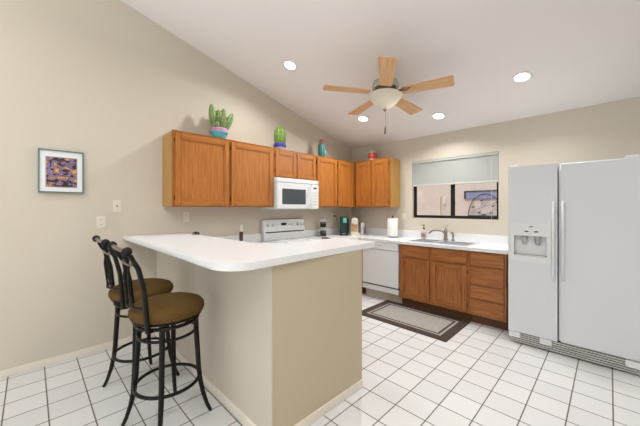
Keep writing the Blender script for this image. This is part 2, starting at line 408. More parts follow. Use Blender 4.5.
for a,b_ in ((.66,1.13),(1.16,1.63)):
    door_mb(FP, a, b_, .135, .672, CD+.001).build('door', [BZ,BX], tpen)
    MB(FP).box((a,CD+.001,.695),(b_,CD+.02,.838),.005).build('drawer', BX, tpen)

# ------------------------------------------------------------------ worktops
SX0, SX1, SY0, SY1 = 1.43, 2.235, -.565, -.10      # sink cut-out
ct = thing('countertop', 'white laminate L-shaped worktop running along the window wall with the sink', 'countertop', (1.3,-.3,CB))
MB().grid([.002,CD+.03,SX0+.02,SX1-.02,XC2+.02],[-1.238,-.635,SY0+.02,SY1-.02,-.002],
          [(0,0)]+[(i,j) for i in range(4) for j in (1,2,3) if not (i==2 and j==2)], CB, CT).build('worktop', LAM, ct)
MB().grid([.002,.022,XC2+.02],[-1.238,-.022,-.002],[(0,0),(0,1),(1,1)], CT, 1.006).build('backsplash', LAM, ct)
cl = thing('countertop', 'white laminate worktop on the kitchen side behind the raised bar, left of the range', 'countertop', (.4,-2.5,CB))
MB().grid([.002,CD+.03,1.655],[-3.185,-2.53,-2.012],[(0,0),(1,0),(0,1)], CB, CT).build('worktop', LAM, cl)
MB().box((.002,-3.185,CT),(.022,-2.012,1.006)).build('backsplash', LAM, cl)
bar = MB().prism(fillet([(.001,-3.612),(2.150,-3.612),(2.078,-2.268),(1.64,-2.268),(1.64,-3.02),(.001,-3.02)],[0,.16,.02,.03,.30,0]), 1.041, 1.081, .009)
single('breakfast_bar_top', bar, LAM, 'white laminate raised breakfast bar top with rounded corner over the beige peninsula', 'bar top', (1.2,-3.2,1.041))

# ------------------------------------------------------------------ dishwasher
dw = thing('dishwasher', 'white built-in dishwasher under the worktop between peninsula and oak sink cabinet', 'dishwasher', (1.03,-.3,0))
MB().box((XD0,-CD+.02,.13),(XC0-.004,-.02,CB-.001)).build('tub', APPL, dw)
MB().box((XD0+.004,-CD-.026,.225),(XC0-.008,-CD+.018,.745),.006).build('door_panel', APPL, dw)
cp = MB().box((XD0+.004,-CD-.03,.75),(XC0-.008,-CD+.018,CB-.006),.006).build('control_panel', APPL, dw)
MB().box((.93,-CD-.034,.80),(1.07,-CD-.029,.822),.002).build('latch_handle', GREYW, cp)
MB().cyl((1.28,-CD-.036,.80),(1.28,-CD-.029,.80),.012,12).build('dial', GREYW, cp)
MB().box((XD0+.004,-CD-.02,.135),(XC0-.008,-CD+.018,.205),.004).build('access_panel', APPL, dw)
MB().box((XD0+.006,-CD-.006,.20),(XC0-.010,-CD+.018,.23)).build('seam_gap', SEAM, dw)
MB().box((XD0+.002,-CD+.07,0),(XC0-.006,-.1,.13)).build('toe_kick', mat('beige_kick_plate', (190,180,160), .6), dw)

# ------------------------------------------------------------------ range
RY0, RY1 = -2.006, -1.244
rg = thing('electric_range', 'white freestanding electric range with tall control backguard below the microwave', 'range', (.34,-1.625,0))
MB().box((.03,RY0,.08),(.64,RY1,.885),.004).build('body', APPL, rg)
MB().box((.03,RY0-.001,.886),(.675,RY1+.001,.912),.008).build('cooktop', COOK, rg)
for bx_,by,br_ in ((.22,-1.81,.085),(.22,-1.44,.10),(.50,-1.81,.10),(.50,-1.44,.085)):
    MB().lathe([(br_,0),(br_,.0015),(br_*.9,.0015)],(bx_,by,.912),28).build('burner', GREYW, rg)
bgp = MB().prism([(.012,.912),(.085,.912),(.085,1.0),(.07,1.03),(.055,1.19),(.012,1.19)], RY0, RY1, .004, T=Matrix(((1,0,0,0),(0,0,1,0),(0,1,0,0),(0,0,0,1)))).build('backguard', APPL, rg)
MB().box((.068,RY0+.03,1.008),(.083,RY1-.02,1.024),.002).build('vent_slot', BLK, bgp)
MB().box((.056,-1.70,1.105),(.0645,-1.60,1.145),.002).build('display', BLK, bgp)
for y in (-1.93,-1.845,-1.38,-1.32,-1.275): MB().tube([(.058,y,1.115),(.085,y,1.112)],[.021,.017],14).build('knob', GREYW, bgp)
for y in (-1.77,-1.55,-1.50): MB().box((.058,y-.012,1.11),(.066,y+.012,1.125)).build('button', GREYW, bgp)
MB().box((.641,RY0+.01,.30),(.668,RY1-.01,.86),.006).build('oven_door', APPL, rg)
MB().tube([(.668,RY0+.06,.80),(.70,RY0+.06,.80),(.70,RY1-.06,.80),(.668,RY1-.06,.80)],.011).build('oven_handle', APPL, rg)
MB().box((.641,RY0+.01,.10),(.662,RY1-.01,.285),.005).build('drawer', APPL, rg)
for x in (.08,.58):
    for y in (RY0+.05,RY1-.05): MB().cyl((x,y,0),(x,y,.08),.018,10).build('foot', BLK, rg)

# ------------------------------------------------------------------ microwave
mw = thing('microwave', 'white over-the-range microwave with dark window hung under the short oak cabinet', 'microwave', (.17,-1.62,1.345))
MY0, MY1 = -2.003, -1.237
MB().box((.004,MY0,1.343),(.340,MY1,1.764),.003).build('body', APPL, mw)
mdr = MB().box((.341,MY0,1.347),(.375,-1.395,1.700),.008).build('door', APPL, mw)
MB().box((.3735,MY0+.085,1.41),(.378,-1.50,1.618),.002).build('door_window', SMOKE, mdr)
MB().tube([(.375,-1.425,1.40),(.410,-1.425,1.42),(.410,-1.425,1.64),(.375,-1.425,1.66)],.011).build('handle', APPL, mdr)
mcp = MB().box((.341,-1.392,1.347),(.375,MY1,1.700),.008).build('control_panel', APPL, mw)
MB().box((.3745,-1.345,1.635),(.377,-1.285,1.658)).build('display', BLK, mcp)
for i in range(5):
    for j in range(3): MB().box((.3745,-1.36+.037*j,1.40+.042*i),(.3765,-1.335+.037*j,1.42+.042*i)).build('button', GREYW, mcp)
mg = MB().box((.341,MY0,1.704),(.370,MY1,1.762),.006)
mg.build('vent_grille', APPL, mw)
MB().box((.03,MY0+.03,1.336),(.30,MY1-.03,1.3425)).build('underside_lamp_panel', GREYW, mw)

# ------------------------------------------------------------------ refrigerator
FX0, FX1, FXS, FY, FH = 2.698, 3.612, 3.093, -.816, 1.772
fr = thing('refrigerator', 'tall white side-by-side refrigerator with ice dispenser at the right of the kitchen', 'refrigerator', (3.15,-.42,0))
MB().box((FX0+.006,FY+.075,.03),(FX1-.006,-.04,FH-.012),.006).build('cabinet_body', APPL2, fr)
for x in (FX0+.06,FX1-.06):
    for y in (FY+.14,-.1): MB().cyl((x,y,0),(x,y,.035),.02,10).build('foot', BLK, fr)
# freezer door with the dispenser opening
DX0, DX1, DZ0, DZ1 = 2.748, 3.012, .885, 1.085
fd = MB(); fd.grid([FX0,DX0,DX1,FXS-.006],[.118,DZ0,DZ1,FH],[(i,j) for i in range(3) for j in range(3) if (i,j)!=(1,1)], FY, FY+.07, T=XZ)
bmesh.ops.bevel(fd.bm, geom=[e for e in fd.bm.edges if len(e.link_faces)==2 and e.calc_face_angle(0)>1 and all(abs(v.co.x-FX0)<1e-4 or abs(v.co.x-FXS+.006)<1e-4 or abs(v.co.z-FH)<1e-4 or abs(v.co.z-.118)<1e-4 for v in e.verts)], offset=.012, segments=3, affect='EDGES')
fdo = fd.build('freezer_door', APPL2, fr)
dz = MB().grid([DX0-.035,DX0,DX1,DX1+.03],[.83,DZ0,DZ1,1.205],[(i,j) for i in range(3) for j in range(3) if (i,j)!=(1,1)], FY-.008, FY+.002, T=XZ)
dz.build('dispenser_bezel', APPL, fdo)
rc = MB(); rc.box((DX0-.001,FY+.060,DZ0),(DX1+.001,FY+.069,DZ1)); rc.build('dispenser_recess', APPL, fdo)
for x in (2.83,2.935): MB().tube([(x,FY+.035,DZ1+.002),(x,FY+.03,DZ1-.05),(x,FY+.045,DZ1-.085)],[.024,.022,.016],10).build('dispenser_lever', mat('lever_grey_plastic', (176,176,172), .4), fdo)
MB().box((DX0+.004,FY-.004,DZ0-.004),(DX1-.004,FY+.058,DZ0+.012),.003).build('drip_tray', GREYW, fdo)
for x in (2.852,2.93): MB().box((x-.016,FY-.0105,1.122),(x+.016,FY-.0075,1.134)).build('dispenser_button', SEAM, fdo)
MB().lathe([(.012,0),(.012,.003)],(0,0,0),20,T=Matrix.Translation((2.888,FY-.0075,1.175))@Matrix.Diagonal((1.3,1,.45,1))@Matrix.Rotation(R(90),4,'X')).build('emblem', SEAM, fdo)
rdo = MB().box((FXS+.006,FY,.118),(FX1,FY+.07,FH),.012,3).build('fridge_door', APPL2, fr)
for x,do in ((3.060,fdo),(3.128,rdo)):
    MB().tube([(x,FY+.002,.69),(x,FY-.022,.71),(x,FY-.028,1.05),(x,FY-.022,1.39),(x,FY+.002,1.41)],[.014,.012,.011,.012,.014],10).build('handle', APPL, do)
gr = MB().box((FX0+.02,FY+.045,.012),(FX1-.004,FY+.06,.112)).build('grille', SEAM, fr)
gs = MB()
for i in range(5): gs.box((FX0+.02,FY+.012,.014+.020*i),(FX1-.004,FY+.046,.0245+.020*i),.002)
gs.build('grille_slats', GREYW, gr)
for x0,x1 in ((FX0+.004,FX0+.10),(2.955,3.045),(FX1-.09,FX1)): MB().box((x0,FY+.004,.055),(x1,FY+.04,.112),.004).build('hinge_cover', APPL, gr)
for x in (FX0+.05,FX1-.05): MB().box((x-.04,FY+.02,FH-.011),(x+.04,FY+.12,FH+.022),.006).build('top_hinge_cap', APPL, fr)

# ------------------------------------------------------------------ sink, faucet and things on the worktops
sk = thing('kitchen_sink', 'double bowl stainless steel drop-in sink in the white worktop below the window', 'sink', (1.83,-.33,CT))
mid = 1.80
MB().grid([SX0,SX0+.03,mid-.015,mid+.015,SX1-.03,SX1],[SY0,SY0+.03,SY1-.075,SY1],[(i,j) for i in range(5) for j in range(3) if not (j==1 and i in (1,3))], CT+.0005, CT+.006).build('rim', STEEL, sk)
for a,b_ in ((SX0+.028,mid-.013),(mid+.013,SX1-.028)):
    y0,y1 = SY0+.028, SY1-.073; bw = MB()
    bw.grid([a,a+.004,b_-.004,b_],[y0,y0+.004,y1-.004,y1],[(i,j) for i in range(3) for j in range(3) if (i,j)!=(1,1)], .745, CT+.003)
    bw.box((a,y0,.742),(b_,y1,.746))
    bwo = bw.build('bowl', STEEL, sk)
    MB().lathe([(.04,0),(.04,.003),(.0,.002)],((a+b_)/2,(y0+y1)/2,.746),20).build('drain', CHROME, bwo)
IT = CT+.001
fz = CT+.0065
fa = thing('kitchen_faucet', 'brushed nickel faucet with arched spout behind the sink', 'faucet', (1.80,-.135,fz))
MB().lathe([(.034,0),(.034,.01),(.026,.03),(.021,.10),(.026,.115),(.023,.15),(.012,.165),(.013,.18),(.0,.186)],(1.80,-.135,fz)).build('faucet_body', NICKEL, fa)
MB().tube([(1.80,-.135,fz+.085),(1.76,-.15,fz+.125),(1.70,-.175,fz+.145),(1.64,-.20,fz+.135),(1.605,-.215,fz+.105),(1.60,-.217,fz+.09)],[.015,.014,.013,.013,.015,.016],10).build('spout', NICKEL, fa)
MB().tube([(1.80,-.135,fz+.175),(1.80,-.11,fz+.20),(1.80,-.085,fz+.215)],[.008,.007,.009],8).build('lever', NICKEL, fa)
sp = thing('side_sprayer', 'short brushed nickel side sprayer standing right of the faucet', 'sprayer', (1.90,-.135,fz))
MB().lathe([(.026,0),(.024,.012),(.013,.03),(.012,.05)],(1.90,-.135,fz)).build('base', NICKEL, sp)
MB().tube([(1.90,-.135,fz+.045),(1.903,-.137,fz+.085),(1.893,-.148,fz+.113),(1.875,-.16,fz+.118)],[.012,.014,.016,.012],10).build('spray_head', NICKEL, sp)
so = thing('soap_dispenser', 'clear pinkish hand soap bottle with black pump at the back of the sink', 'soap bottle', (1.482,-.14,fz))
MB().box((1.446,-.168,fz),(1.518,-.112,fz+.125),.012).tube([(1.482,-.14,fz+.12),(1.482,-.14,fz+.14)],[.024,.013],12).build('bottle', mat('pinkish_clear_plastic', (214,196,196), .15), so)
MB().box((1.452,-.1695,fz+.03),(1.512,-.1675,fz+.085)).build('label', mat('mauve_label', (150,128,134), .5), so)
MB().lathe([(.016,0),(.016,.02),(.006,.022),(.006,.055),(.014,.056),(.014,.068),(0,.07)],(1.482,-.14,fz+.14),14).cyl((1.482,-.14,fz+.203),(1.445,-.155,fz+.20),.005,8).build('pump', BLK, so)
pt = thing('paper_towel_holder', 'white paper towel roll on an upright holder below the pale cabinet end', 'paper towels', (.995,-.20,IT))
MB().lathe([(.075,0),(.075,.008),(.02,.012),(0,.012)],(.995,-.20,IT)).cyl((.995,-.20,IT+.01),(.995,-.20,IT+.325),.006).ball((.995,-.20,IT+.33),.012,10).build('stand', BLK, pt)
MB().lathe([(.02,0),(.078,0),(.081,.004),(.081,.275),(.078,.28),(.02,.28)],(.995,-.20,IT+.014),32).build('paper_roll', mat('white_paper', (238,236,230), .9), pt)

DGREEN = mat('dark_green_enamel', (24,70,56), .3)
kg = thing('coffee_maker', 'dark green single-serve coffee maker with teal panel in the room corner', 'coffee maker', (.224,-.483,IT))
Mk = Matrix.Translation((.224,-.483,IT)) @ Matrix.Rotation(R(38),4,'Z') @ Matrix.Diagonal((.84,.9,1,1))            # front faces the camera: local -Y
MB(Mk).prism(fillet([(-.085,-.10),(.085,-.10),(.085,.11),(-.085,.11)],[.03]*4,6),.0,.022,.004).build('base', BLK, kg)
MB(Mk).prism(fillet([(-.082,-.02),(.082,-.02),(.082,.11),(-.082,.11)],[.02,.02,.05,.05],6),.022,.24,.004).build('water_tank', DGREEN, kg)
MB(Mk).prism(fillet([(-.082,-.10),(.082,-.10),(.082,.11),(-.082,.11)],[.045]*4,6),.20,.315,.03).build('brew_head', DGREEN, kg)
MB(Mk).box((-.012,-.106,.215),(.055,-.098,.292),.003).build('control_panel', mat('teal_panel', (110,176,150), .35), kg)
MB(Mk).lathe([(.03,0),(.03,.006),(.028,.01)],(0,-.06,.022)).build('drip_tray', STEEL, kg)
MB(Mk).box((.083,-.09,.03),(.10,.10,.29),.008).build('side_reservoir', BLK, kg)
cm = thing('espresso_machine', 'cream and tan coffee machine standing right of the dark green coffee maker', 'coffee machine', (.316,-.306,IT))
Mc = Matrix.Translation((.316,-.306,IT)) @ Matrix.Rotation(R(42),4,'Z')
CREAM = mat('cream_plastic', (222,212,196), .4)
MB(Mc).prism(fillet([(-.075,-.09),(.075,-.09),(.075,.09),(-.075,.09)],[.02]*4,5),0,.045,.006).build('base', CREAM, cm)
MB(Mc).prism(fillet([(-.078,-.03),(.06,-.03),(.06,.09),(-.078,.09)],[.015]*4,5),.045,.20,.004).build('column', CREAM, cm)
MB(Mc).box((-.06,-.038,.055),(.045,-.028,.185),.003).build('front_panel', mat('tan_panel', (186,150,112), .4), cm)
MB(Mc).lathe([(.0,-.07),(.05,-.07),(.06,-.06),(.06,.06),(.05,.07),(0,.07)],(0,0,0),28,T=Matrix.Translation((-.005,.0,.235))@Matrix.Rotation(R(90),4,'X')).build('brew_head', CREAM, cm)
MB(Mc).lathe([(.028,0),(.028,.006),(0,.007)],(0,0,0),20,T=Matrix.Translation((-.005,-.07,.235))@Matrix.Rotation(R(90),4,'X')).build('brew_button', GREYW, cm)
kt = thing('milk_frother', 'small silver milk frother jug with pale lid right of the cream coffee machine', 'frother', (.449,-.258,IT))
MB().lathe([(.042,0),(.044,.01),(.042,.03),(.038,.14),(.034,.165),(0,.165)],(.449,-.258,IT)).build('jug', STEEL, kt)
MB().lathe([(.036,0),(.036,.02),(.028,.04),(0,.045)],(.449,-.258,IT+.165)).build('lid', mat('pale_pink_plastic', (214,192,188), .4), kt)
MB().tube([(.484,-.276,IT+.14),(.512,-.29,IT+.13),(.512,-.29,IT+.05),(.487,-.277,IT+.04)],.008).build('handle', BLK, kt)

# two-tier spice rack
SRX, SRY = .135, -.90
sr = thing('spice_rack', 'two-tier chrome and black revolving spice rack right of the range', 'spice rack', (SRX,SRY,IT))
MB().lathe([(.062,0),(.062,.01),(.012,.014),(.012,.29),(.03,.293),(0,.305)],(SRX,SRY,IT),20).build('base_and_post', CHROME, sr)
MB().lathe([(.06,0),(.06,.006),(.012,.006),(.012,0)],(SRX,SRY,IT+.148),20).build('upper_shelf', CHROME, sr)
MB().ring((SRX,SRY,IT+.075),.0625,.003).build('guard_ring', CHROME, sr)
MB().ring((SRX,SRY,IT+.222),.0625,.003).build('guard_ring', CHROME, sr)
JARG = mat('dark_spice_glass', (44,38,40), .15)
jar0 = None
for tier,dz_ in (('lower',.0145),('upper',.1545)):
    for k in range(6):
        a = k*PI/3+.3; loc = (SRX+.037*math.cos(a), SRY+.037*math.sin(a), IT+dz_)
        if jar0 is None:
            jar0 = thing('spice_jar','','jar',loc,'spice jars in the rack')
            MB().lathe([(.015,0),(.0165,.004),(.0165,.078),(.014,.084)],loc,12).build('jar_body', JARG, jar0)
            MB().lathe([(.0168,0),(.0168,.028),(.015,.031),(0,.031)],(loc[0],loc[1],loc[2]+.084),12).build('lid', STEEL, jar0)
            j = jar0
        else: j = copy_tree(jar0); j.location = loc
        j['label'] = 'dark spice jar with silver lid in the %s tier of the rack' % tier
sr_ = thing('spoon_rest', 'dark oval spoon rest lying on the worktop beside the range', 'spoon rest', (.40,-1.13,IT))
MB().lathe([(0,.004),(.05,.004),(.068,.016),(.072,.016),(.055,0),(0,0)],(0,0,0),20,T=Matrix.Translation((.40,-1.13,IT+.0))@Matrix.Diagonal((1,.8,1,1))).build('dish', mat('olive_brown_glaze', (84,76,54), .3), sr_)
MB().box((.46,-1.142,IT+.010),(.52,-1.118,IT+.016),.003).build('handle', mat('dark_olive_glaze', (70,62,44), .3), sr_)
pm = thing('pepper_mill', 'small mill with clear top and dark middle on the worktop left of the range', 'pepper mill', (.2,-2.42,IT))
MB().lathe([(.055,0),(.058,.008),(.0,.008)],(.2,-2.42,IT)).build('coaster', BLK, pm)
MB().lathe([(.022,0),(.024,.01),(.017,.04),(.023,.06),(.023,.155),(.016,.16),(0,.16)],(.2,-2.42,IT+.008),18).build('grinder_body', mat('dark_walnut', (72,48,32), .4), pm)
MB().lathe([(.02,0),(.025,.01),(.025,.07),(.018,.083),(0,.085)],(.2,-2.42,IT+.168),18).build('clear_top', mat('frosted_clear_acrylic', (205,203,196), .12), pm)
sg = thing('sunglasses', 'folded black sunglasses lying at the far edge of the raised bar top', 'sunglasses', (.42,-3.06,1.081))
for dx,rx in ((-.036,.03),(.036,.03)):
    MB().ball((.40+dx,-3.045+.0*dx,1.0965),(rx,.006,.0155),14).build('lens', BLK, sg)
MB().tube([(.395,-3.045,1.102),(.40,-3.044,1.104),(.405,-3.045,1.102)],.003,6).build('bridge', BLK, sg)
for x0,x1 in ((.332,.45),(.468,.35)): MB().tube([(x0,-3.047,1.101),(x0,-3.062,1.099),((x0+x1)/2,-3.068,1.090),(x1,-3.072,1.0845)],.0032,6).build('temple', BLK, sg)

# ------------------------------------------------------------------ wall plates
PLATE = mat('ivory_plate', (222,214,198), .4)
def plate(name, label, cat, M, u, z, kind, w=.07, h=.115):
    loc = (M @ Vector((u,0,z))); t = thing(name, label, cat, loc, 'wall plates')
    MB(M).box((u-w/2,.0005,z-h/2),(u+w/2,.006,z+h/2),.003).build('cover_plate', PLATE, t)
    if kind == 'outlet':
        for dz in (-.024,.024):
            s_ = MB(M).box((u-.015,.004,z+dz-.016),(u+.015,.008,z+dz+.016),.003).build('socket', PLATE, t)
            for du in (-.006,.006): MB(M).box((u+du-.0015,.0078,z+dz-.006),(u+du+.0015,.0085,z+dz+.006)).build('slot', SEAM, s_)
    elif kind == 'jack': MB(M).cyl((u,.005,z),(u,.012,z),.007,10).build('jack', SEAM, t)
    else: MB(M).box((u-.016,.004,z-.033),(u+.016,.009,z+.033),.002).build('rocker', PLATE, t)
    return t
plate('electrical_outlet', 'ivory double outlet low on the wall left of the bar top', 'outlet', FA, -3.792, 1.224, 'outlet')
plate('cable_jack', 'ivory cable jack plate on the wall upper right of the framed picture', 'wall jack', FA, -3.665, 1.377, 'jack')
plate('electrical_outlet', 'ivory outlet plate under the left upper cabinet above the bar', 'outlet', FA, -3.008, 1.255, 'outlet')
plate('electrical_outlet', 'ivory outlet with a black plug below the corner upper cabinet', 'outlet', FA, -.50, 1.20, 'outlet')
plate('light_switch', 'ivory wall switch above the paper towel roll beside the window', 'switch', FB, 1.036+.04, 1.222, 'rocker')
pc = thing('power_cord', 'black plug and cord hanging from the outlet behind the green coffee maker', 'power cord', (.02,-.50,1.0))
MB().box((.0088,-.514,1.208),(.035,-.486,1.236),.004).build('plug', BLK, pc)
MB().tube([(.034,-.50,1.22),(.06,-.49,1.20),(.065,-.46,1.10),(.07,-.43,.98),(.10,-.42,.905)],.0035,6).build('cord', BLK, pc)

# ------------------------------------------------------------------ framed picture
pf = thing('framed_picture', 'square white matted picture in a thin teal frame on the left wall', 'picture', (.01,-4.073,1.49))
py0, py1, pz0, pz1 = -4.222, -3.923, 1.492, 1.863
TEAL = mat('teal_grey_frame', (92,120,124), .35, .3)
YZ3 = Matrix(((0,0,1,0),(1,0,0,0),(0,1,0,0),(0,0,0,1)))
MB().grid([py0,py0+.009,py1-.009,py1],[pz0,pz0+.009,pz1-.009,pz1],[(i,j) for i in range(3) for j in range(3) if (i,j)!=(1,1)], .003, .03, T=YZ3).build('frame', TEAL, pf)
MB().box((.004,py0+.008,pz0+.008),(.020,py1-.008,pz1-.008)).build('mat_board', mat('white_mat_board', (226,230,230), .7), pf)
def art_mat():
    m = bpy.data.materials.new('abstract_print'); m.use_nodes = True; nt = m.node_tree; N = nt.nodes; L = nt.links; b = N['Principled BSDF']
    tc = N.new('ShaderNodeTexCoord'); mp = N.new('ShaderNodeMapping'); mp.inputs['Scale'].default_value = (1,18,26); L.new(tc.outputs['Object'], mp.inputs['Vector'])
    n = N.new('ShaderNodeTexNoise'); n.inputs['Scale'].default_value = 1; n.inputs['Detail'].default_value = 6; L.new(mp.outputs['Vector'], n.inputs['Vector'])
    r = N.new('ShaderNodeValToRGB'); r.color_ramp.interpolation = 'LINEAR'; e = r.color_ramp.elements
    e[0].position = .42; e[0].color = (*lin((40,24,40)),1); e[1].position = .72; e[1].color = (*lin((226,176,86)),1)
    for p,c in ((.47,(84,52,76)),(.52,(150,132,170)),(.55,(70,42,60)),(.60,(206,152,64))): x = e.new(p); x.color = (*lin(c),1)
    L.new(n.outputs['Fac'], r.inputs['Fac']); L.new(r.outputs['Color'], b.inputs['Base Color']); b.inputs['Roughness'].default_value = .5
    return m
MB().box((.0195,py0+.052,pz0+.052),(.0215,py1-.050,pz1-.066)).build('print', art_mat(), pf)
MB().grid([py0+.046,py0+.052,py1-.050,py1-.044],[pz0+.046,pz0+.052,pz1-.066,pz1-.060],[(i,j) for i in range(3) for j in range(3) if (i,j)!=(1,1)], .0195, .0225, T=YZ3).build('inner_fillet', mat('taupe_fillet', (150,138,140), .5), pf)

# ------------------------------------------------------------------ things on top of the upper cabinets
TOPZ = UT + .0005
GRN = mat('cactus_green_glaze', (116,138,80), .45, vary=.25, vscale=25)
GRL = mat('cactus_light_green', (170,196,120), .45)
c1 = thing('potted_cactus', 'ceramic many-lobed green cactus in turquoise pot with pink rim', 'cactus', (.21,-2.715,TOPZ), 'ornaments on the upper cabinets')
p = (.21,-2.715,TOPZ)
MB().lathe([(.058,0),(.062,.008),(.088,.055),(.098,.078),(.106,.084),(.106,.094),(0,.095)],p,28).build('pot', mat('turquoise_glaze', (98,180,190), .35, vary=.15, vscale=30), c1)
MB().lathe([(.094,.0),(.102,.012),(.1,.038),(.09,.046),(.0,.046)],(p[0],p[1],p[2]+.092),32,rib=.03,ribn=10).build('pot_rim', mat('pink_glaze', (206,140,176), .4), c1)
def lobe(dx, dy, h, r, lean):
    prof = [(r*(.72+.28*math.sin(PI*t))*math.sqrt(max(0,1-t**5)), h*t) for t in [k/16 for k in range(17)]]
    T = Matrix.Translation((p[0]+dx,p[1]+dy,p[2]+.12)) @ Matrix.Rotation(lean[1],4,'X') @ Matrix.Rotation(lean[0],4,'Y')
    MB().lathe(prof,(0,0,0),32,T=T,rib=.09,ribn=8).build('cactus_lobe', GRN, c1)
lobe(.0,.0,.245,.045,(0,0)); lobe(-.02,-.05,.30,.042,(-.02,.10)); lobe(-.02,.05,.29,.042,(-.1,-.12))
lobe(.01,.062,.25,.040,(.05,-.42)); lobe(.05,.01,.20,.036,(.25,-.05)); lobe(.045,-.045,.09,.03,(.3,.2)); lobe(-.05,.0,.27,.036,(-.2,0))
c2 = thing('potted_cactus', 'ceramic round-topped barrel cactus in a blue and white pot', 'cactus', (.22,-1.838,TOPZ), 'ornaments on the upper cabinets')
p2 = (.22,-1.838,TOPZ)
MB().lathe([(.05,0),(.055,.01),(.07,.06),(.078,.1),(.0,.1)],p2,28).build('pot', mat('white_glaze', (214,216,226), .35), c2)
MB().lathe([(.0785,.0),(.084,.015),(.084,.045),(.076,.055),(.0,.055)],(p2[0],p2[1],p2[2]+.05),32,rib=.04,ribn=8).build('pot_rim', mat('cobalt_glaze', (58,62,150), .35), c2)
MB().lathe([(.06,0),(.074,.03),(.078,.10),(.072,.17),(.052,.215),(.025,.236),(0,.24)],(p2[0],p2[1],p2[2]+.10),60,rib=.07,ribn=12).build('cactus_body', mat('barrel_green_glaze', (104,136,52), .5, vary=.25, vscale=30), c2)
fg = thing('ceramic_figurine', 'tall ribbed teal ceramic bottle figure with a red top', 'figurine', (.2,-1.005,TOPZ), 'ornaments on the upper cabinets')
p3 = (.2,-1.005,TOPZ)
MB().lathe([(.046,0),(.052,.01),(.056,.12),(.052,.2),(.036,.245),(.028,.255),(0,.255)],p3,60,rib=.06,ribn=10).build('body', mat('teal_glaze', (62,124,122), .35, vary=.2, vscale=20), fg)
MB().lathe([(.026,0),(.032,.02),(.036,.04),(.02,.056),(0,.06)],(p3[0],p3[1],p3[2]+.255),20,rib=.08,ribn=5).build('red_top', mat('red_glaze', (176,60,66), .4), fg)
MB().tube([(p3[0]+.01,p3[1]+.045,p3[2]+.06),(p3[0]+.01,p3[1]+.078,p3[2]+.08),(p3[0]+.01,p3[1]+.078,p3[2]+.14)],[.016,.017,.014],10).build('arm', mat('pale_teal_glaze', (150,186,180), .4), fg)
jr = thing('canister', 'small red canister with pale green lid on the window wall cabinet', 'canister', (.60,-.19,TOPZ), 'ornaments on the upper cabinets')
p4 = (.60,-.19,TOPZ)
MB().lathe([(.062,0),(.066,.005),(.066,.045),(0,.045)],p4,24).build('tan_base', mat('tan_clay', (206,168,132), .5), jr)
MB().lathe([(.066,.0),(.074,.01),(.074,.085),(.068,.095),(0,.095)],(p4[0],p4[1],p4[2]+.045),24).build('body', mat('red_lacquer', (184,58,54), .35), jr)
MB().lathe([(.07,0),(.07,.02),(.055,.055),(.02,.068),(.016,.085),(0,.09)],(p4[0],p4[1],p4[2]+.14),24).build('lid', mat('pale_green_glaze', (146,178,140), .4), jr)

# ------------------------------------------------------------------ rug
rx0, rx1, ry0, ry1 = 1.115, 2.262, -1.30, -.555
rugm = MB(); t = .007
def frame_ring(a, b, mi, z=t):
    rugm.mi = mi
    rugm.grid([rx0+a,rx0+b,rx1-b,rx1-a],[ry0+a,ry0+b,ry1-b,ry1-a],[(i,j) for i in range(3) for j in range(3) if (i,j)!=(1,1)], .0005, z)
frame_ring(0,.10,0); frame_ring(.10,.125,1); frame_ring(.125,.15,0)
rugm.mi = 1; rugm.box((rx0+.15,ry0+.15,.0005),(rx1-.15,ry1-.15,t))
bmesh.ops.remove_doubles(rugm.bm, verts=rugm.bm.verts, dist=1e-5)
single('kitchen_rug', rugm, [mat('dark_brown_rug_border', (74,64,58), .95, bump=.4, bscale=250, spec=.1), mat('taupe_rug_field', (154,150,144), .95, bump=.4, bscale=250, vary=.08, vscale=20, spec=.1)],
       'taupe rectangular rug with dark brown double border in front of the sink cabinet', 'rug', (1.69,-.93,0))

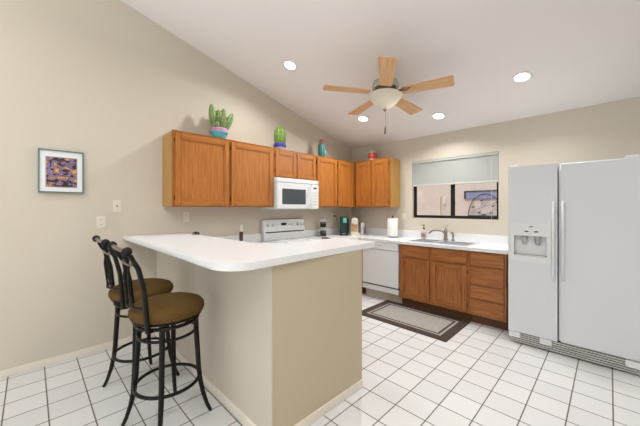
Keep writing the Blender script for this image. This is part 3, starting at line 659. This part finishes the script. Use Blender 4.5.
# ------------------------------------------------------------------ bar stools
def make_stool(loc, label):
    s = thing('bar_stool', label, 'bar stool', loc, 'swivel bar stools at the breakfast bar')
    c = Vector(loc)
    def P(x,y,z): return c+Vector((x,y,z))
    for k in range(4):
        a = R(62+90*k); u = Vector((math.cos(a),math.sin(a),0))
        prof = [(.165,.655),(.168,.55),(.176,.42),(.183,.30),(.192,.22),(.21,.13),(.235,.05),(.258,0.0)]
        MB().tube([c+u*r+Vector((0,0,z)) for r,z in prof],[.017,.017,.0165,.016,.0155,.014,.0125,.011],8).build('leg', BRONZE, s)
    MB().ring(P(0,0,.25),.186,.0105,40).build('foot_ring', BRONZE, s)
    MB().ring(P(0,0,.565),.166,.009,40).build('brace_ring', BRONZE, s)
    MB().ring(P(0,0,.642),.176,.011,40).build('seat_ring', BRONZE, s)
    MB().lathe([(.10,.638),(.12,.646),(.200,.668),(.200,.677),(0,.677)],c,32).build('swivel_plate', BRONZE, s)
    MB().lathe([(.190,.677),(.209,.687),(.218,.709),(.216,.731),(.200,.753),(.16,.769),(.10,.777),(0,.780)],c,40).build('seat_cushion', SUEDE, s)
    for sx in (-1,1):
        MB().tube([P(sx*.118,-.120,.635),P(sx*.152,-.154,.648),P(sx*.158,-.162,.70),P(sx*.162,-.167,.78),P(sx*.168,-.178,.90),P(sx*.178,-.208,1.02),P(sx*.188,-.250,1.10)],[.012,.0145,.015,.0145,.014,.0135,.0125],8).build('back_post', BRONZE, s)
        MB().ball(P(sx*.194,-.264,1.122),(.017,.026,.026),14).build('knob', BRONZE, s)
        # bowed inner bar
        MB().tube([P(sx*.085,-.232,1.035),P(sx*.060,-.229,1.0),P(sx*.038,-.224,.92),P(sx*.040,-.222,.86),P(sx*.064,-.217,.815),P(sx*.09,-.207,.781)],.0062,8).build('back_bar', BRONZE, s)
    tr = MB().tube([P(-.182,-.264,1.122),P(0,-.274,1.122),P(.182,-.264,1.122)],.0115,10).build('top_rail', RAILM, s, 'worn pewter top rail')
    MB().tube([P(-.179,-.212,1.035),P(-.09,-.232,1.035),P(0,-.238,1.035),P(.09,-.232,1.035),P(.179,-.212,1.035)],.009,8).build('cross_rail', RAILM, s)
    MB().tube([P(-.162,-.167,.785),P(-.11,-.200,.782),P(0,-.224,.780),P(.11,-.200,.782),P(.162,-.167,.785)],.009,8).build('lower_rail', BRONZE, s)
    MB().tube([P(0,-.238,1.035),P(0,-.236,1.01),P(0,-.232,.96),P(0,-.228,.87),P(0,-.225,.82),P(0,-.224,.780)],[.005,.006,.015,.009,.005,.005],8,flat=.45).build('center_splat', BRONZE, s)
    for dx in (-.085,.085): MB().tube([P(dx,-.266,1.116),P(dx,-.258,1.098),P(dx,-.244,1.066),P(dx,-.234,1.038)],[.005,.014,.013,.005],8,flat=.6).build('leaf_spindle', BRONZE, s)
    return s
s1 = make_stool((1.415,-3.638,0), 'nearer of two dark metal bar stools with brown suede seat, closest to the camera')
s2 = copy_tree(s1); s2.location = (.835,-3.645,0)
s2['label'] = 'farther of two dark metal bar stools with brown suede seat, nearest the left wall'

# ------------------------------------------------------------------ ceiling fan
fcx, fcy, fz0 = 1.756, -1.619, 2.549
fan = thing('ceiling_fan', 'five-blade ceiling fan with light oak blades and frosted glass bowl light', 'ceiling fan', (fcx,fcy,fz0))
zt = zceil(fcy)
def fc(x,y,z): return (fcx+x,fcy+y,z)
MB().lathe([(.022,0),(.022,.05),(.07,.055),(.078,.075),(.075,.11),(0,.11)],fc(0,0,zt-.100),28).build('canopy', NICKEL, fan)
MB().lathe([(.03,.0),(.10,.01),(.135,.035),(.142,.075),(.13,.115),(.09,.14),(.03,.15),(.022,.20),(0,.20)],fc(0,0,fz0+.02),36).build('motor_housing', mat('bright_nickel', (188,182,174), .2, 1), fan)
MB().lathe([(0,0),(.166,.0),(.166,.006),(.09,.02),(.06,.035),(0,.035)],fc(0,0,fz0-.006),32).build('light_fitter', NICKEL, fan)
FROST = glass('frosted_amber_glass', (.95,.90,.80), .05, (238,234,224), .9)
bowl = [(.008,-.150),(.035,-.145),(.085,-.112),(.13,-.068),(.160,-.028),(.172,-.004),(.168,-.002),(.156,-.026),(.126,-.064),(.082,-.106),(.035,-.139),(.008,-.144)]
MB().lathe(bowl,fc(0,0,fz0-.004),40).build('glass_bowl', FROST, fan)
MB().lathe([(0,-.172),(.01,-.17),(.014,-.162),(.02,-.153),(.008,-.15),(.008,-.02),(0,-.02)],fc(0,0,fz0-.004),16).build('finial', NICKEL, fan)
for i in range(5):
    a = R(-56+72*i); Mb = Matrix.Translation((fcx,fcy,fz0+.018)) @ Matrix.Rotation(a,4,'Z') @ Matrix.Rotation(R(-9),4,'X')
    pts = fillet([(.17,-.060),(.66,-.082),(.66,.082),(.17,.060)],[.02,.02,.02,.02],5)
    b = MB()
    b.prism(pts, -.004, .004, .001)
    me = b.build('blade', BLADE, None); me.parent = fan
    me.matrix_local = Matrix.Translation(-Vector((fcx,fcy,fz0))) @ Mb
    br = MB(); br.tube([(.10,0,.012),(.15,.0,.006),(.19,.0,-.006),(.215,0,-.007)],[.014,.013,.012,.010],8)
    br.ring((.232,0,-.008),.028,.005,20); br.tube([(.26,0,-.008),(.29,0,-.007)],[.008,.004],8)
    bo = br.build('blade_bracket', NICKEL, None); bo.parent = fan; bo.matrix_local = me.matrix_local.copy()
MB().cyl(fc(.03,-.03,fz0-.03),fc(.03,-.03,2.20),.0022,6).build('pull_chain', NICKEL, fan)
MB().lathe([(.004,.085),(.009,.07),(.009,.01),(.005,0)],fc(.03,-.03,2.115),10).build('chain_pull', mat('dark_chain_pull', (70,64,58), .4), fan)
fan.rotation_euler = (-math.atan(.076), -math.atan(.015), 0)      # hangs slightly tilted with the sloped ceiling
lamp('fan_light', 'POINT', FAN_WATTS, fc(.03,.03,fz0-.065), .03)

# ------------------------------------------------------------------ recessed ceiling lights
LENS = glow('downlight_lens', (255,246,232), 9)
tilt = -math.atan(SL)
for i,(x,y,lab) in enumerate(((.80,-2.13,'round white recessed ceiling light high above the left cabinets, left of the fan'),
      (2.81,-.79,'round white recessed ceiling light at the right, above the refrigerator'),
      (.87,-.81,'round white recessed ceiling light below the left rear fan blade, toward the corner'),
      (1.83,-.45,'round white recessed ceiling light right of the fan, above the window'),
      (1.10,-5.3,'round white recessed ceiling light of the dining side behind the bar stools'),
      (4.6,-4.3,'round white recessed ceiling light near the right wall of the dining side'))):
    z = zceil(y)
    t = thing('recessed_light', lab, 'ceiling light', (x,y,z), 'recessed ceiling lights')
    T = Matrix.Translation((x,y,z)) @ Matrix.Rotation(tilt,4,'X')
    MB().lathe([(.062,-.001),(.084,-.001),(.088,-.004),(.084,-.010),(.064,-.008),(.062,-.004)],(0,0,0),32,T=T).build('trim_ring', mat('white_trim_ring', (240,238,234), .5), t)
    MB().lathe([(.0625,-.0015),(.0625,-.005),(0,-.006)],(0,0,0),28,T=T).build('lens', LENS, t)
    n = T.to_3x3() @ Vector((0,0,-1))
    lamp('recessed_lamp', 'AREA', CAN_WATTS*(1.5 if y < -4 else 1), Vector((x,y,z))+n*.014, .12, (tilt,0,0))
